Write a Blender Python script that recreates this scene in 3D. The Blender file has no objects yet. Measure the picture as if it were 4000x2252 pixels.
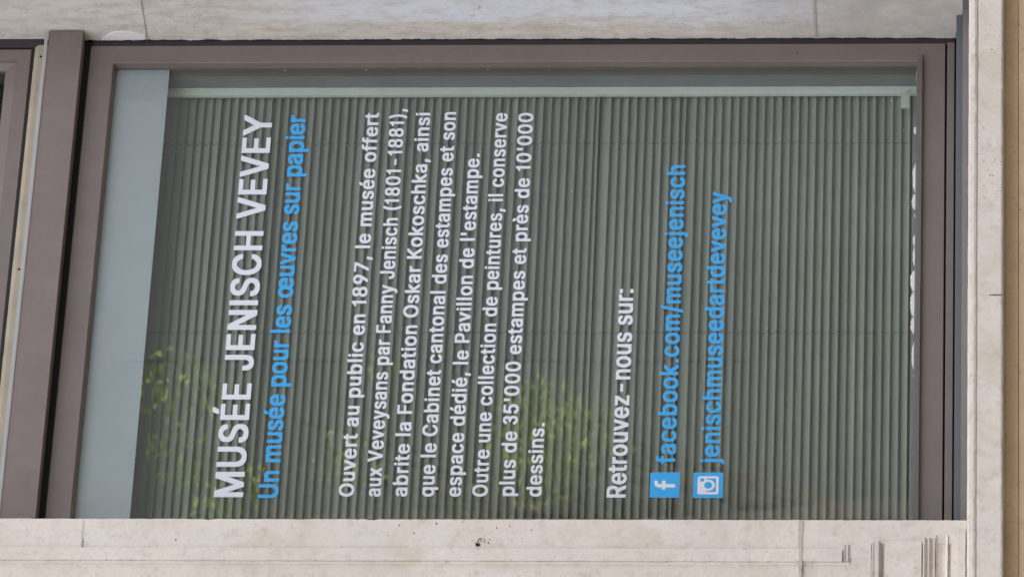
import bpy, bmesh, math, random, json
from mathutils import Vector, Matrix, noise

sc = bpy.context.scene
COL = sc.collection
R = math.radians
Z0 = 1.75                      # height of the window sash's bottom edge above the pavement

# ------------------------------------------------------------------ camera
cd = bpy.data.cameras.new('camera'); cam = bpy.data.objects.new('camera', cd); COL.objects.link(cam)
cd.sensor_width = 36; cd.sensor_fit = 'HORIZONTAL'; cd.lens = 27032.77 * 36 / 4000
cd.clip_start = 0.1; cd.clip_end = 500
YAW, PITCH, ROLL = 0.62450735, 0.07226959, -0.00052488
fw = Vector((math.sin(YAW) * math.cos(PITCH), math.cos(YAW) * math.cos(PITCH), math.sin(PITCH)))
r0 = Vector((math.cos(YAW), -math.sin(YAW), 0)); u0 = r0.cross(fw)
rr = r0 * math.cos(ROLL) + u0 * math.sin(ROLL); uu = -r0 * math.sin(ROLL) + u0 * math.cos(ROLL)
# the photograph was taken with the phone turned on its side: the camera's own right is the world's down
M = Matrix((-uu, rr, -fw)).transposed().to_4x4()
M.translation = Vector((-10.3917543, -13.3956972, Z0 - 0.164398765))
cam.matrix_world = M
sc.camera = cam

# ------------------------------------------------------------------ world, sun, exposure
SUN_EL, SUN_AZ = 48.0, 14.0     # sun stands behind the building: the street front is in open shade
w = bpy.data.worlds.new('World'); sc.world = w; w.use_nodes = True
nt = w.node_tree; bg = nt.nodes['Background']
sky = nt.nodes.new('ShaderNodeTexSky'); sky.sky_type = 'NISHITA'; sky.sun_disc = False
sky.sun_elevation = R(SUN_EL); sky.sun_rotation = R(SUN_AZ); sky.air_density = 1.0; sky.dust_density = 3.0
hs = nt.nodes.new('ShaderNodeHueSaturation'); hs.inputs['Saturation'].default_value = 0.22
nt.links.new(sky.outputs[0], hs.inputs['Color']); nt.links.new(hs.outputs[0], bg.inputs['Color'])
bg.inputs['Strength'].default_value = 0.15
sl = bpy.data.lights.new('sun', 'SUN'); sl.energy = 3.2; sl.angle = R(0.5); sl.color = (1.0, 0.95, 0.88)
so = bpy.data.objects.new('sun', sl); COL.objects.link(so)
sd = Vector((math.sin(R(SUN_AZ)) * math.cos(R(SUN_EL)), math.cos(R(SUN_AZ)) * math.cos(R(SUN_EL)), math.sin(R(SUN_EL))))
so.rotation_euler = sd.to_track_quat('Z', 'Y').to_euler(); so.location = (0, 10, 30)
sc.view_settings.view_transform = 'Standard'; sc.view_settings.look = 'None'
sc.view_settings.exposure = 2.5; sc.view_settings.gamma = 1.0

# ------------------------------------------------------------------ node helpers
def mat(name, rough=0.7, spec=0.3):
    m = bpy.data.materials.new(name); m.use_nodes = True
    b = m.node_tree.nodes['Principled BSDF']
    b.inputs['Roughness'].default_value = rough; b.inputs['Specular IOR Level'].default_value = spec
    return m, m.node_tree, b
def pos(nt, scale=(1, 1, 1)):
    g = nt.nodes.new('ShaderNodeNewGeometry'); mp = nt.nodes.new('ShaderNodeMapping')
    mp.inputs['Scale'].default_value = scale
    nt.links.new(g.outputs['Position'], mp.inputs['Vector']); return mp.outputs[0]
def noi(nt, vec, scale, detail=6, rough=0.55, dist=0.0):
    n = nt.nodes.new('ShaderNodeTexNoise'); n.inputs['Scale'].default_value = scale
    n.inputs['Detail'].default_value = detail; n.inputs['Roughness'].default_value = rough
    n.inputs['Distortion'].default_value = dist
    nt.links.new(vec, n.inputs['Vector']); return n.outputs['Fac']
def ramp(nt, fac, stops):
    r = nt.nodes.new('ShaderNodeValToRGB'); e = r.color_ramp.elements
    while len(e) < len(stops): e.new(0.5)
    for k, (p, c) in enumerate(stops):
        e[k].position = p; e[k].color = (*c, 1) if len(c) == 3 else c
    nt.links.new(fac, r.inputs['Fac']); return r.outputs['Color']
def mixc(nt, fac, a, b, mode='MIX'):
    m = nt.nodes.new('ShaderNodeMix'); m.data_type = 'RGBA'; m.blend_type = mode
    for sock, v in ((m.inputs['Factor'], fac), (m.inputs[6], a), (m.inputs[7], b)):
        if isinstance(v, bpy.types.NodeSocket): nt.links.new(v, sock)
        elif isinstance(v, (int, float)): sock.default_value = v
        else: sock.default_value = (*v, 1)
    return m.outputs[2]
def bump(nt, b, h, strength=0.3, dist=0.002):
    n = nt.nodes.new('ShaderNodeBump'); n.inputs['Strength'].default_value = strength; n.inputs['Distance'].default_value = dist
    nt.links.new(h, n.inputs['Height']); nt.links.new(n.outputs[0], b.inputs['Normal'])
G = lambda v: (v, v, v)

def stone(name, base, tan, streak=False):
    m, nt, b = mat(name, 0.85, 0.15)
    p = pos(nt); ps = pos(nt, (1, 9, 1) if not streak else (1, 9, 2.0))
    cloud = noi(nt, p, 5, 6, 0.6); fine = noi(nt, p, 90, 5, 0.65)
    c = mixc(nt, ramp(nt, cloud, [(0.35, G(0)), (0.68, G(1))]), tuple(x * 1.04 for x in base), tuple(x * 0.93 for x in base))
    st = ramp(nt, noi(nt, ps, 4 if streak else 7, 8, 0.65, 0.6), [(0.50, G(0)), (0.72, G(1))])
    c = mixc(nt, st, c, tan)
    c = mixc(nt, ramp(nt, fine, [(0.3, G(0)), (0.75, G(0.5))]), c, tuple(x * 0.80 for x in base))
    md = ramp(nt, noi(nt, p, 34, 6, 0.7), [(0.52, G(0)), (0.70, G(0.55))]); c = mixc(nt, md, c, tuple(x * 0.78 for x in tan))
    # small holes and specks of dirt
    sp = ramp(nt, noi(nt, p, 130, 2, 0.5), [(0.655, G(0)), (0.74, G(0.7))])
    area = ramp(nt, noi(nt, p, 3.3, 3, 0.5), [(0.45, G(0)), (0.62, G(1))])
    sp = mixc(nt, 1.0, sp, area, 'MULTIPLY')
    c = mixc(nt, sp, c, (0.13, 0.10, 0.08))
    if streak:
        # worn bluish white paint running down the reveal, bare warm stone and brown flecks between
        sx = nt.nodes.new('ShaderNodeSeparateXYZ'); nt.links.new(pos(nt), sx.inputs[0])
        def mr(sock, a, b):
            q = nt.nodes.new('ShaderNodeMapRange'); q.inputs['From Min'].default_value = a; q.inputs['From Max'].default_value = b; nt.links.new(sock, q.inputs['Value']); return q.outputs[0]
        def add(a, b, k):
            q = nt.nodes.new('ShaderNodeMath'); q.operation = 'MULTIPLY_ADD'; nt.links.new(b, q.inputs[0]); q.inputs[1].default_value = k; nt.links.new(a, q.inputs[2]); return q.outputs[0]
        wn = noi(nt, pos(nt, (1, 9, 1.6)), 1.7, 9, 0.68)
        ym = mr(add(sx.outputs['Y'], wn, -0.22), -0.165, -0.195)        # the paint survives towards the outer edge ...
        zm = mr(add(sx.outputs['Z'], wn, 1.3), Z0 + 0.82, Z0 + 1.05); zk = mr(add(sx.outputs['Z'], wn, 1.3), Z0 + 2.45, Z0 + 2.05)
        pw = mixc(nt, 1.0, mixc(nt, 1.0, ym, zm, 'MULTIPLY'), zk, 'MULTIPLY')   # ... over the middle of the height
        c = mixc(nt, mixc(nt, 1.0, pw, G(0.88), 'MULTIPLY'), c, (0.69, 0.685, 0.725))
        gr = ramp(nt, noi(nt, pos(nt, (1, 24, 10)), 1.3, 8, 0.72), [(0.46, G(0)), (0.68, G(0.65))])
        c = mixc(nt, gr, c, (0.46, 0.41, 0.355))
        fl = ramp(nt, noi(nt, pos(nt, (1, 46, 38)), 1.0, 6, 0.75), [(0.57, G(0)), (0.70, G(0.9))])
        ar = ramp(nt, noi(nt, pos(nt, (1, 7, 2.2)), 1.0, 4), [(0.50, G(0)), (0.64, G(1))])
        c = mixc(nt, mixc(nt, 1.0, fl, ar, 'MULTIPLY'), c, (0.20, 0.155, 0.11))
        ft = nt.nodes.new('ShaderNodeSeparateXYZ'); nt.links.new(pos(nt), ft.inputs[0])
        fm = nt.nodes.new('ShaderNodeMapRange'); fm.inputs['From Min'].default_value = Z0 + 0.60; fm.inputs['From Max'].default_value = Z0 + 0.25; nt.links.new(ft.outputs['Z'], fm.inputs['Value'])
        c = mixc(nt, mixc(nt, 1.0, fm.outputs[0], ramp(nt, noi(nt, pos(nt, (1, 9, 7)), 1.6, 8, .7), [(.35, G(.35)), (.65, G(.9))]), 'MULTIPLY'), c, (0.40, 0.365, 0.335))   # splash grime towards the foot
    nt.links.new(c, b.inputs['Base Color'])
    bump(nt, b, mixc(nt, 0.35, fine, cloud), 0.25, 0.0015)
    return m

def painted(name, col, rough=0.45, var=0.06, bmp=0.03, spec=0.35, dust=0.0, each=0.0):
    m, nt, b = mat(name, rough, spec); p = pos(nt)
    f = noi(nt, p, 9, 7, 0.65); g = noi(nt, p, 160, 3)
    c = mixc(nt, f, tuple(x * (1 - var * 2) for x in col), tuple(x * (1 + var * 2) for x in col))
    c = mixc(nt, ramp(nt, g, [(0.4, G(0)), (0.8, G(0.35))]), c, tuple(x * 0.8 for x in col))
    if dust:
        d = ramp(nt, noi(nt, pos(nt, (5, 5, 4)), 2.2, 9, 0.7), [(0.42, G(0)), (0.78, G(dust))])
        c = mixc(nt, d, c, (0.42, 0.38, 0.34))
        rg = ramp(nt, noi(nt, p, 5, 6, 0.6), [(0.3, G(rough - .10)), (0.7, G(rough + .15))]); nt.links.new(rg, b.inputs['Roughness'])
    if each:
        oi = nt.nodes.new('ShaderNodeObjectInfo'); c = mixc(nt, 1.0, c, ramp(nt, oi.outputs['Random'], [(0, G(1 - each)), (1, G(1.0))]), 'MULTIPLY')
    nt.links.new(c, b.inputs['Base Color']); bump(nt, b, g, bmp, 0.001); return m

M_STONE = stone('pale_limestone', (0.67, 0.597, 0.53), (0.55, 0.47, 0.38))
M_REVEAL = stone('weathered_reveal_stone', (0.67, 0.605, 0.55), (0.49, 0.415, 0.33), True)
M_MORTAR = stone('lime_mortar', (0.51, 0.435, 0.365), (0.42, 0.35, 0.28))
M_SHADE_STAIN = stone('shaded_stained_limestone', (0.53, 0.455, 0.40), (0.43, 0.355, 0.29))  # darker limestone copy: moulding shade put into its colour, with some stain
M_PATCH = stone('fresh_lime_patch', (0.60, 0.55, 0.51), (0.50, 0.44, 0.38))
M_SMEAR = painted('white_plaster', (0.76, 0.715, 0.715), 0.8, 0.05, 0.2)
M_JOINT = painted('reveal_joint', (0.43, 0.375, 0.32), 0.9, 0.2)
M_CRACK2 = painted('brown_crack', (0.13, 0.085, 0.075), 0.9, 0.2)
M_GAP_SHADE = painted('grey_gap_shade', (0.11, 0.11, 0.115), 0.9, 0.15)
M_CRACK = painted('dirty_crack', (0.34, 0.28, 0.23), 0.9, 0.2)
M_TAN = stone('ochre_plaster', (0.63, 0.45, 0.295), (0.56, 0.395, 0.25))
M_BROWN = painted('brown_lacquer', (0.166, 0.129, 0.118), 0.5, dust=0.09)
M_PLUM = painted('dark_plum_paint', (0.040, 0.031, 0.038), 0.6)
M_DARK = painted('shade_black', (0.012, 0.010, 0.010), 0.7)  # near-black for the shaded gaps and the small holes
M_BAR = painted('grey_weather_bar', (0.118, 0.098, 0.098), 0.35)
M_ZINC = painted('grey_zinc', (0.105, 0.108, 0.118), 0.45)
M_LIP = painted('dull_brownish_metal', (0.165, 0.145, 0.138), 0.5, 0.12)
M_ALU = painted('bare_aluminium', (0.34, 0.33, 0.345), 0.4)
M_WOOD = painted('pale_bare_wood', (0.34, 0.285, 0.215), 0.7, 0.2)
M_RAIL = painted('pale_painted_frame', (0.72, 0.75, 0.70), 0.5)
M_INNER = painted('grey_inner_frame', (0.20, 0.205, 0.21), 0.5)
M_SLAT = painted('grey_blind_lacquer', (0.292, 0.299, 0.258), 0.5, 0.05, 0.0, each=0.17)
M_CORD = painted('dark_cord', (0.08, 0.085, 0.08), 0.8)
M_FILM = painted('frosted_film', (0.56, 0.575, 0.645), 0.6, 0.07, 0.0)
_nt = M_FILM.node_tree; _tl = _nt.nodes.new('ShaderNodeBsdfTranslucent'); _tl.inputs[0].default_value = (.75, .78, .8, 1); _mx = _nt.nodes.new('ShaderNodeMixShader'); _mx.inputs[0].default_value = 0.35
_b = _nt.nodes['Principled BSDF']; _nt.links.new(_b.outputs[0], _mx.inputs[1]); _nt.links.new(_tl.outputs[0], _mx.inputs[2]); _nt.links.new(_mx.outputs[0], _nt.nodes['Material Output'].inputs[0])
M_WHITE = painted('white_vinyl', (0.65, 0.65, 0.70), 0.45, 0.02, 0.0, 0.2)
M_BLUE = painted('blue_vinyl', (0.048, 0.335, 0.68), 0.45, 0.02, 0.0, 0.2)
M_SEAL = painted('white_sealant', (0.66, 0.65, 0.63), 0.7, 0.16)
M_TAG = painted('ivory_plastic', (0.55, 0.57, 0.50), 0.5)
M_SOOT = painted('black_soot', (0.015, 0.013, 0.014), 0.9)
M_ROOM = painted('dim_room', (0.08, 0.08, 0.085), 0.9)

def glass(name, fac0=0.048, tint=(0.925, 0.945, 0.925), dust=0.011):
    m = bpy.data.materials.new(name); m.use_nodes = True; nt = m.node_tree; nt.nodes.clear()
    out = nt.nodes.new('ShaderNodeOutputMaterial'); mx = nt.nodes.new('ShaderNodeMixShader')
    tr = nt.nodes.new('ShaderNodeBsdfTransparent'); tr.inputs[0].default_value = (*tint, 1)
    gl = nt.nodes.new('ShaderNodeBsdfGlossy'); gl.inputs['Roughness'].default_value = 0.0
    lw = nt.nodes.new('ShaderNodeLayerWeight')      # Facing: 0 face-on, 1 edge-on; the same from either side
    pw = nt.nodes.new('ShaderNodeMath'); pw.operation = 'POWER'; pw.inputs[1].default_value = 5
    mr = nt.nodes.new('ShaderNodeMath'); mr.operation = 'MULTIPLY_ADD'; mr.inputs[1].default_value = 1 - fac0; mr.inputs[2].default_value = fac0
    lw.inputs['Blend'].default_value = 0.5
    nt.links.new(lw.outputs['Facing'], pw.inputs[0]); nt.links.new(pw.outputs[0], mr.inputs[0])
    nt.links.new(mr.outputs[0], mx.inputs[0]); nt.links.new(tr.outputs[0], mx.inputs[1]); nt.links.new(gl.outputs[0], mx.inputs[2])
    if dust:
        df = nt.nodes.new('ShaderNodeBsdfDiffuse'); df.inputs[0].default_value = (.60, .63, .68, 1); m2 = nt.nodes.new('ShaderNodeMixShader')
        nt.links.new(ramp(nt, noi(nt, pos(nt, (1, 1, .6)), 2.6, 8, .65, .6), [(.30, G(dust * .45)), (.72, G(dust * 1.6))]), m2.inputs[0])
        nt.links.new(mx.outputs[0], m2.inputs[1]); nt.links.new(df.outputs[0], m2.inputs[2]); mx = m2
    nt.links.new(mx.outputs[0], out.inputs[0]); return m
M_GLASS = glass('window_glass')
M_GLASS2 = glass('upper_window_glass', 0.022, (0.7, 0.78, 0.8), 0.002)

# ------------------------------------------------------------------ mesh helpers (all heights given from the sash's bottom edge)
def thing(name, label, cat, loc=(0, 0, 0), group=None):
    o = bpy.data.objects.new(name, None); COL.objects.link(o); o.location = loc; o.empty_display_size = 0.2
    o['label'] = label; o['category'] = cat
    if group: o['group'] = group
    return o
def obj(name, bm, m, parent=None, label=None, smooth=False, mats=None):
    me = bpy.data.meshes.new(name); bmesh.ops.recalc_face_normals(bm, faces=bm.faces) if not mats else None
    bm.to_mesh(me); bm.free()
    for k in (mats or [m]): me.materials.append(k)
    if smooth:
        for p in me.polygons: p.use_smooth = True
    o = bpy.data.objects.new(name, me); COL.objects.link(o)
    if parent:
        o.parent = parent
        base = Vector((0, 0, 0)); q = parent
        while q: base += q.location; q = q.parent
        o.location = -base
    if label: o['label'] = label
    return o
def struct(o): o['kind'] = 'structure'; return o
def box(bm, x0, x1, y0, y1, z0, z1, bev=0.0):
    r = bmesh.ops.create_cube(bm, size=1, matrix=Matrix.Translation(((x0 + x1) / 2, (y0 + y1) / 2, Z0 + (z0 + z1) / 2)) @ Matrix.Diagonal((x1 - x0, y1 - y0, z1 - z0, 1)))
    if bev:
        es = list({e for v in r['verts'] for e in v.link_edges})
        bmesh.ops.bevel(bm, geom=es, offset=bev, segments=2, affect='EDGES', profile=0.5)
def nz(*a): return noise.noise(Vector(a))
def rough_prism(bm, prof, axis, a0, a1, step=0.008, amp=0.0006, chip=0.0, seed=0.0, caps=True, worn=None):
    """extrude a closed 2D profile along an axis in short steps, worn a little unevenly along its edges.
    axis 'z': profile is (x, y); axis 'x': profile is (y, z)"""
    n = max(1, int(round((a1 - a0) / step))); rings = []
    for k in range(n + 1):
        t = a0 + (a1 - a0) * k / n; ring = []
        for j, (p, q) in enumerate(prof):
            d1 = amp * (nz(t * 45, j * 7.3 + seed, 1.7) + 0.7 * nz(t * 170, j * 3.1 + seed, 5.2))
            d2 = amp * (nz(t * 45, j * 5.9 + seed, 9.4) + 0.7 * nz(t * 170, j * 2.3 + seed, 3.3))
            c = max(0.0, nz(t * 24, j * 11.1 + seed, 2.2) - 0.38) * chip + max(0.0, nz(t * 95, j * 4.1 + seed, 6.6) - 0.42) * chip * 0.6
            cx = sum(x for x, y in prof) / len(prof); cy = sum(y for x, y in prof) / len(prof)
            l = math.hypot(cx - p, cy - q) or 1
            if worn is not None and j not in worn: d1 = d2 = c = 0.0
            pp, qq = p + d1 + c * (cx - p) / l, q + d2 + c * (cy - q) / l
            ring.append(bm.verts.new((pp, qq, Z0 + t) if axis == 'z' else (t, pp, Z0 + qq)))
        rings.append(ring)
    m = len(prof)
    for a, b in zip(rings, rings[1:]):
        for j in range(m): bm.faces.new((a[j], a[(j + 1) % m], b[(j + 1) % m], b[j]))
    if caps: bm.faces.new(rings[0][::-1]); bm.faces.new(rings[-1])
def frame_ring(bm, X0, X1, Zb, Zt, steps):
    """mitred rectangular frame; steps = (left, right, top, bottom inset, y)"""
    rings = []
    for l, r, t, b, y in steps:
        rings.append([bm.verts.new(c) for c in ((X0 + l, y, Z0 + Zb + b), (X1 - r, y, Z0 + Zb + b), (X1 - r, y, Z0 + Zt - t), (X0 + l, y, Z0 + Zt - t))])
    for a, b in zip(rings, rings[1:] + rings[:1]):
        for j in range(4): bm.faces.new((a[j], a[(j + 1) % 4], b[(j + 1) % 4], b[j]))
def tube(bm, pts, rad, n=8):
    rings = []
    for k, p in enumerate(pts):
        a = Vector(pts[max(0, k - 1)]); b = Vector(pts[min(len(pts) - 1, k + 1)]); d = (b - a).normalized()
        s = d.orthogonal().normalized(); t = d.cross(s); r = rad[k] if isinstance(rad, (list, tuple)) else rad
        rings.append([bm.verts.new(Vector(p) + (s * math.cos(i * 2 * math.pi / n) + t * math.sin(i * 2 * math.pi / n)) * r) for i in range(n)])
    for a, b in zip(rings, rings[1:]):
        for j in range(n): bm.faces.new((a[j], a[(j + 1) % n], b[(j + 1) % n], b[j]))
    bm.faces.new(rings[0][::-1]); bm.faces.new(rings[-1])
def blob(bm, cx, cz, pts, y0, y1, mi=0):
    """flat irregular patch with a thickness, standing on a face that looks to -Y"""
    f = [bm.verts.new((cx + x, y0, Z0 + cz + z)) for x, z in pts]; g = [bm.verts.new((cx + x, y1, Z0 + cz + z)) for x, z in pts]
    fs = [bm.faces.new(f)] + [bm.faces.new((f[j], g[j], g[(j + 1) % len(f)], f[(j + 1) % len(f)])) for j in range(len(f))]
    for k in fs: k.material_index = mi

# ------------------------------------------------------------------ ground and street
bm = bmesh.new()
vs = [bm.verts.new(v) for v in ((-150, -150, 0), (150, -150, 0), (150, 150, 0), (-150, 150, 0))]; bm.faces.new(vs)
m, nt, b = mat('asphalt', 0.9, 0.2); p = pos(nt)
nt.links.new(ramp(nt, noi(nt, p, 60, 5), [(0.3, (0.04, 0.04, 0.042)), (0.7, (0.075, 0.072, 0.07))]), b.inputs['Base Color'])
struct(obj('ground', bm, m))
bm = bmesh.new(); box(bm, -30, 40, -3.2, -0.196, -Z0 - 0.02, -Z0 + 0.12, 0.01)
m, nt, b = mat('pavement_slabs', 0.85, 0.2); p = pos(nt)
nt.links.new(ramp(nt, noi(nt, p, 14, 6), [(0.3, (0.18, 0.165, 0.15)), (0.7, (0.27, 0.25, 0.225))]), b.inputs['Base Color'])
struct(obj('pavement', bm, m))

# ------------------------------------------------------------------ the museum building (walls in ochre plaster, a roof)
XL, XR = -1.535, 0.019         # stone opening of the window
FY = -0.20                     # front of the stone
bld = thing('museum_building', 'ochre plastered wall below the stone sill of the lettered window', 'building', (0, 0, 0))
bm = bmesh.new()
box(bm, -9, 11, -0.190, 0.22, -0.1766, -0.146)                # band just under the sill
box(bm, -9, 11, -0.197, 0.22, -Z0, -0.178)                    # main wall under the windows
box(bm, -9, -2.06, -0.185, 0.22, -0.146, 7.5); box(bm, 0.44, 11, -0.185, 0.22, -0.146, 7.5)
box(bm, -2.06, 0.44, -0.185, 0.22, 3.42, 7.5)
box(bm, -9, -8.7, 0.22, 11, -Z0, 7.5); box(bm, 10.7, 11, 0.22, 11, -Z0, 7.5); box(bm, -9, 11, 11, 11.3, -Z0, 7.5)
obj('wall', bm, M_TAN, bld)
bm = bmesh.new(); box(bm, -9.4, 11.4, -0.7, 11.7, 7.503, 7.8)
obj('roof', bm, painted('roof_tiles', (0.16, 0.08, 0.06), 0.8), bld)
bm = bmesh.new()
box(bm, -8.69, 10.69, 4.0, 4.1, -Z0, 7.49); box(bm, -8.69, 10.69, 0.225, 3.999, -0.62, -0.5); box(bm, -8.69, 10.69, 0.225, 3.999, 3.6, 3.7)
box(bm, -4.1, -4.0, 0.225, 3.999, -0.499, 3.599); box(bm, 2.6, 2.7, 0.225, 3.999, -0.499, 3.599)
obj('room', bm, M_ROOM, bld)

# ------------------------------------------------------------------ stone surround of the window
sur = thing('stone_window_surround', 'pale moulded limestone surround framing the brown window, with weathered reveal', 'window surround', (-0.7, FY, Z0))
# left architrave: inner fascia, raised panel with bevelled edges, outer fascia
bm = bmesh.new()
rough_prism(bm, [(XL - 0.0045, FY), (XL - 0.0002, FY + 0.0003), (XL, FY + 0.005), (XL, 0.12), (-1.64, 0.12), (-1.64, FY - 0.0008)], 'z', 0.1595, 3.4, 0.006, 0.0006, 0.008, 1.0, worn={1})
rough_prism(bm, [(XL - 0.0045, FY), (XL - 0.0002, FY + 0.0003), (XL, FY + 0.005), (XL, 0.12), (-1.60, 0.12), (-1.60, FY - 0.0008)], 'z', -0.058, 0.1595, 0.006, 0.0006, 0.008, 1.5, worn={1})
rough_prism(bm, [(-1.6166, -0.1990), (-1.6190, -0.2065), (-1.6500, -0.2075), (-1.6535, -0.2035), (-1.6535, -0.15), (-1.6166, -0.15)], 'z', 0.2255, 3.4, 0.01, 0.0004, 0.002, 3.0)
rough_prism(bm, [(-1.6535, -0.2005), (-1.6556, -0.2058), (-1.6572, -0.2058), (-1.6590, -0.2008), (-1.6590, -0.15), (-1.6535, -0.15)], 'z', 0.208, 3.4, 0.01, 0.0004, 0.001, 4.0)
rough_prism(bm, [(-1.6400, -0.2000), (-1.6600, -0.2002), (-2.05, -0.2030), (-2.05, 0.12), (-1.6401, 0.12)], 'z', 0.1595, 3.4, 0.02, 0.0004, 0.0, 5.0)
rough_prism(bm, [(-1.6000, -0.1950), (-2.05, -0.1950), (-2.05, 0.12), (-1.6401, 0.12)], 'z', -0.058, 0.159, 0.05, 0.0, 0.0, 5.0)
obj('jamb', bm, M_STONE, sur, 'clean pale moulded stone jamb with a stepped foot')
# foot of the architrave: small returns, ridges, a hollow and a block on the sill
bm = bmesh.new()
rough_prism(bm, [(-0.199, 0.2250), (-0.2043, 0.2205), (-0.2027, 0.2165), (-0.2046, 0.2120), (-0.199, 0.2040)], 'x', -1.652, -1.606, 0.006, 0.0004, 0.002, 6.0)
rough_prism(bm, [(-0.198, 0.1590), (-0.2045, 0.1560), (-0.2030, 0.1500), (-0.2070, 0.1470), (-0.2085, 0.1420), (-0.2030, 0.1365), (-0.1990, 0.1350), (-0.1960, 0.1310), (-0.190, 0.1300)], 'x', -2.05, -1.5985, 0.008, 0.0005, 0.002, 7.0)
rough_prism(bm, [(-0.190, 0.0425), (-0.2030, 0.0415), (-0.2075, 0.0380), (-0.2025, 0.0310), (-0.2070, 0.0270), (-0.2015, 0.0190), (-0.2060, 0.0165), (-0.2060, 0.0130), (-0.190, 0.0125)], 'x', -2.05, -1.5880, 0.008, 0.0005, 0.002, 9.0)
obj('jamb_foot', bm, M_SHADE_STAIN, sur, 'ridged mouldings at the foot of the jamb, shade and stain in their colour')
bm = bmesh.new()
rough_prism(bm, [(-0.190, 0.1295), (-0.2040, 0.1285), (-0.2045, 0.0440), (-0.190, 0.0430)], 'x', -2.05, -1.5945, 0.008, 0.0005, 0.003, 8.0)
rough_prism(bm, [(-0.180, 0.0120), (-0.2050, 0.0115), (-0.1990, 0.0060), (-0.1970, -0.0020), (-0.1990, -0.0090), (-0.2050, -0.0150), (-0.1930, -0.0190), (-0.180, -0.0195)], 'x', -2.05, -1.5790, 0.008, 0.0006, 0.003, 10.0)
rough_prism(bm, [(-0.180, -0.0220), (-0.2070, -0.0228), (-0.2080, -0.0400), (-0.2060, -0.0560), (-0.190, -0.0572)], 'x', -2.05, -1.5640, 0.008, 0.0008, 0.004, 11.0)
obj('jamb_foot', bm, M_STONE, sur, 'plain blocks and hollow at the foot of the jamb')
# right jamb: we look along its weathered reveal
bm = bmesh.new()
rough_prism(bm, [(XR, FY), (XR, -0.17), (XR + 0.0006, -0.13), (XR, -0.10), (XR - 0.0005, -0.06), (XR, -0.03), (XR, -0.006), (XR, 0.002), (XR + 0.03, 0.004), (0.43, 0.10), (0.43, FY - 0.003), (0.10, FY)], 'z', -0.058, 3.4, 0.0045, 0.0020, 0.005, 21.0, worn={0, 7})
obj('jamb', bm, M_REVEAL, sur, 'weathered stone reveal with flaking grey paint and brown stains')
bm = bmesh.new()
rough_prism(bm, [(0.12, -0.06), (0.0, -0.0575), (-0.20, -0.0585), (-0.2470, -0.0605), (-0.2535, -0.0640), (-0.2550, -0.0730), (-0.2535, -0.0780), (-0.2495, -0.0815), (-0.2510, -0.0850), (-0.2515, -0.1360), (-0.2490, -0.1400), (-0.21, -0.1405), (-0.19, -0.1455), (0.12, -0.1455)], 'x', -2.12, 0.52, 0.008, 0.0007, 0.004, 31.0)
sill = obj('sill', bm, M_STONE, sur, 'pale stone window sill with a rounded upper edge')
bm = bmesh.new(); blob(bm, -.9378, -.1115, [(-.0008, .0030), (.0008, .0030), (.0016, -.010), (.0015, -.0275), (-.0013, -.0275), (-.0014, -.010)], -.2522, -.245)
obj('crack', bm, M_CRACK2, sill, 'short brown crack at the lower edge of the sill')
bm = bmesh.new(); rough_prism(bm, [(-0.20, 3.12), (-0.20, 3.405), (0.12, 3.405), (0.12, 3.12)], 'x', -1.53, 0.015, 0.03, 0.0006, 0.002, 41.0)
obj('lintel', bm, M_STONE, sur)
def band(x0, x1, z0, z1, y, n=9, seed=1):
    rnd = random.Random(seed); top = [(x0 + (x1 - x0) * k / n, z1 + rnd.uniform(-.0012, .0012)) for k in range(n + 1)]
    bot = [(x1 - (x1 - x0) * k / n, z0 + rnd.uniform(-.0012, .0012)) for k in range(n + 1)]; return [(a, b) for a, b in top + bot]
bm = bmesh.new(); blob(bm, 0, 0, band(-1.632, -1.5375, 0.3165, 0.327, 0, 9, 2), -0.2022, -0.19)
blob(bm, 0, 0, band(-1.70, -1.617, 0.3165, 0.324, 0, 9, 3), -0.2090, -0.19)
obj('mortar_joint', bm, M_MORTAR, sur, 'tan mortar joint low on the moulded jamb')
bm = bmesh.new(); blob(bm, 0, 0, band(-1.6155, -1.5395, 1.9775, 1.9825, 0, 9, 4), -0.2012, -0.19)
obj('mortar_joint', bm, M_PATCH, sur, 'pale filled joint high on the moulded jamb')
bm = bmesh.new(); blob(bm, 0, 0, band(-1.6155, -1.590, 1.9748, 1.9764, 0, 8, 5), -0.2026, -0.19)
obj('crack', bm, M_CRACK, sur)
def sidepatch(bm, pts, x0):          # patch on the reveal, which looks to -X: pts are (y, z)
    f = [bm.verts.new((x0, y, Z0 + z)) for y, z in pts]; g = [bm.verts.new((x0 + 0.004, y, Z0 + z)) for y, z in pts]
    bm.faces.new(f); [bm.faces.new((f[j], g[j], g[(j + 1) % len(f)], f[(j + 1) % len(f)])) for j in range(len(f))]
rnd = random.Random(7)
bm = bmesh.new(); sidepatch(bm, [(-.2, -.0575), (-.0995, -.0575), (-.004, -.0575), (-.004, -.024), (-.030, -.0275), (-.058, -.0325), (-.078, -.0400), (-.0990, -.0425), (-.2, -.0425)], XR - .0026)  # dark grey patch, painted in as the shading of the gap
obj('shade_patch', bm, M_GAP_SHADE, sur, 'dark grey patch painted as gap shading at the foot of the reveal')
bm = bmesh.new()
sidepatch(bm, [(-0.2 + 0.2 * k / 12, 0.3150 + rnd.uniform(-.0012, .0012)) for k in range(13)] + [(-0.2 * k / 12, 0.3205 + rnd.uniform(-.0015, .0015)) for k in range(13)], XR - 0.0030)
obj('mortar_joint', bm, M_JOINT, sur, 'brown stained joint low in the weathered reveal')
bm = bmesh.new()
sidepatch(bm, [(-0.2 + 0.2 * k / 12, 1.9635 + rnd.uniform(-.0006, .0006)) for k in range(13)] + [(-0.2 * k / 12, 1.9652 + rnd.uniform(-.0006, .0006)) for k in range(13)], XR - 0.0030)
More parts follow.
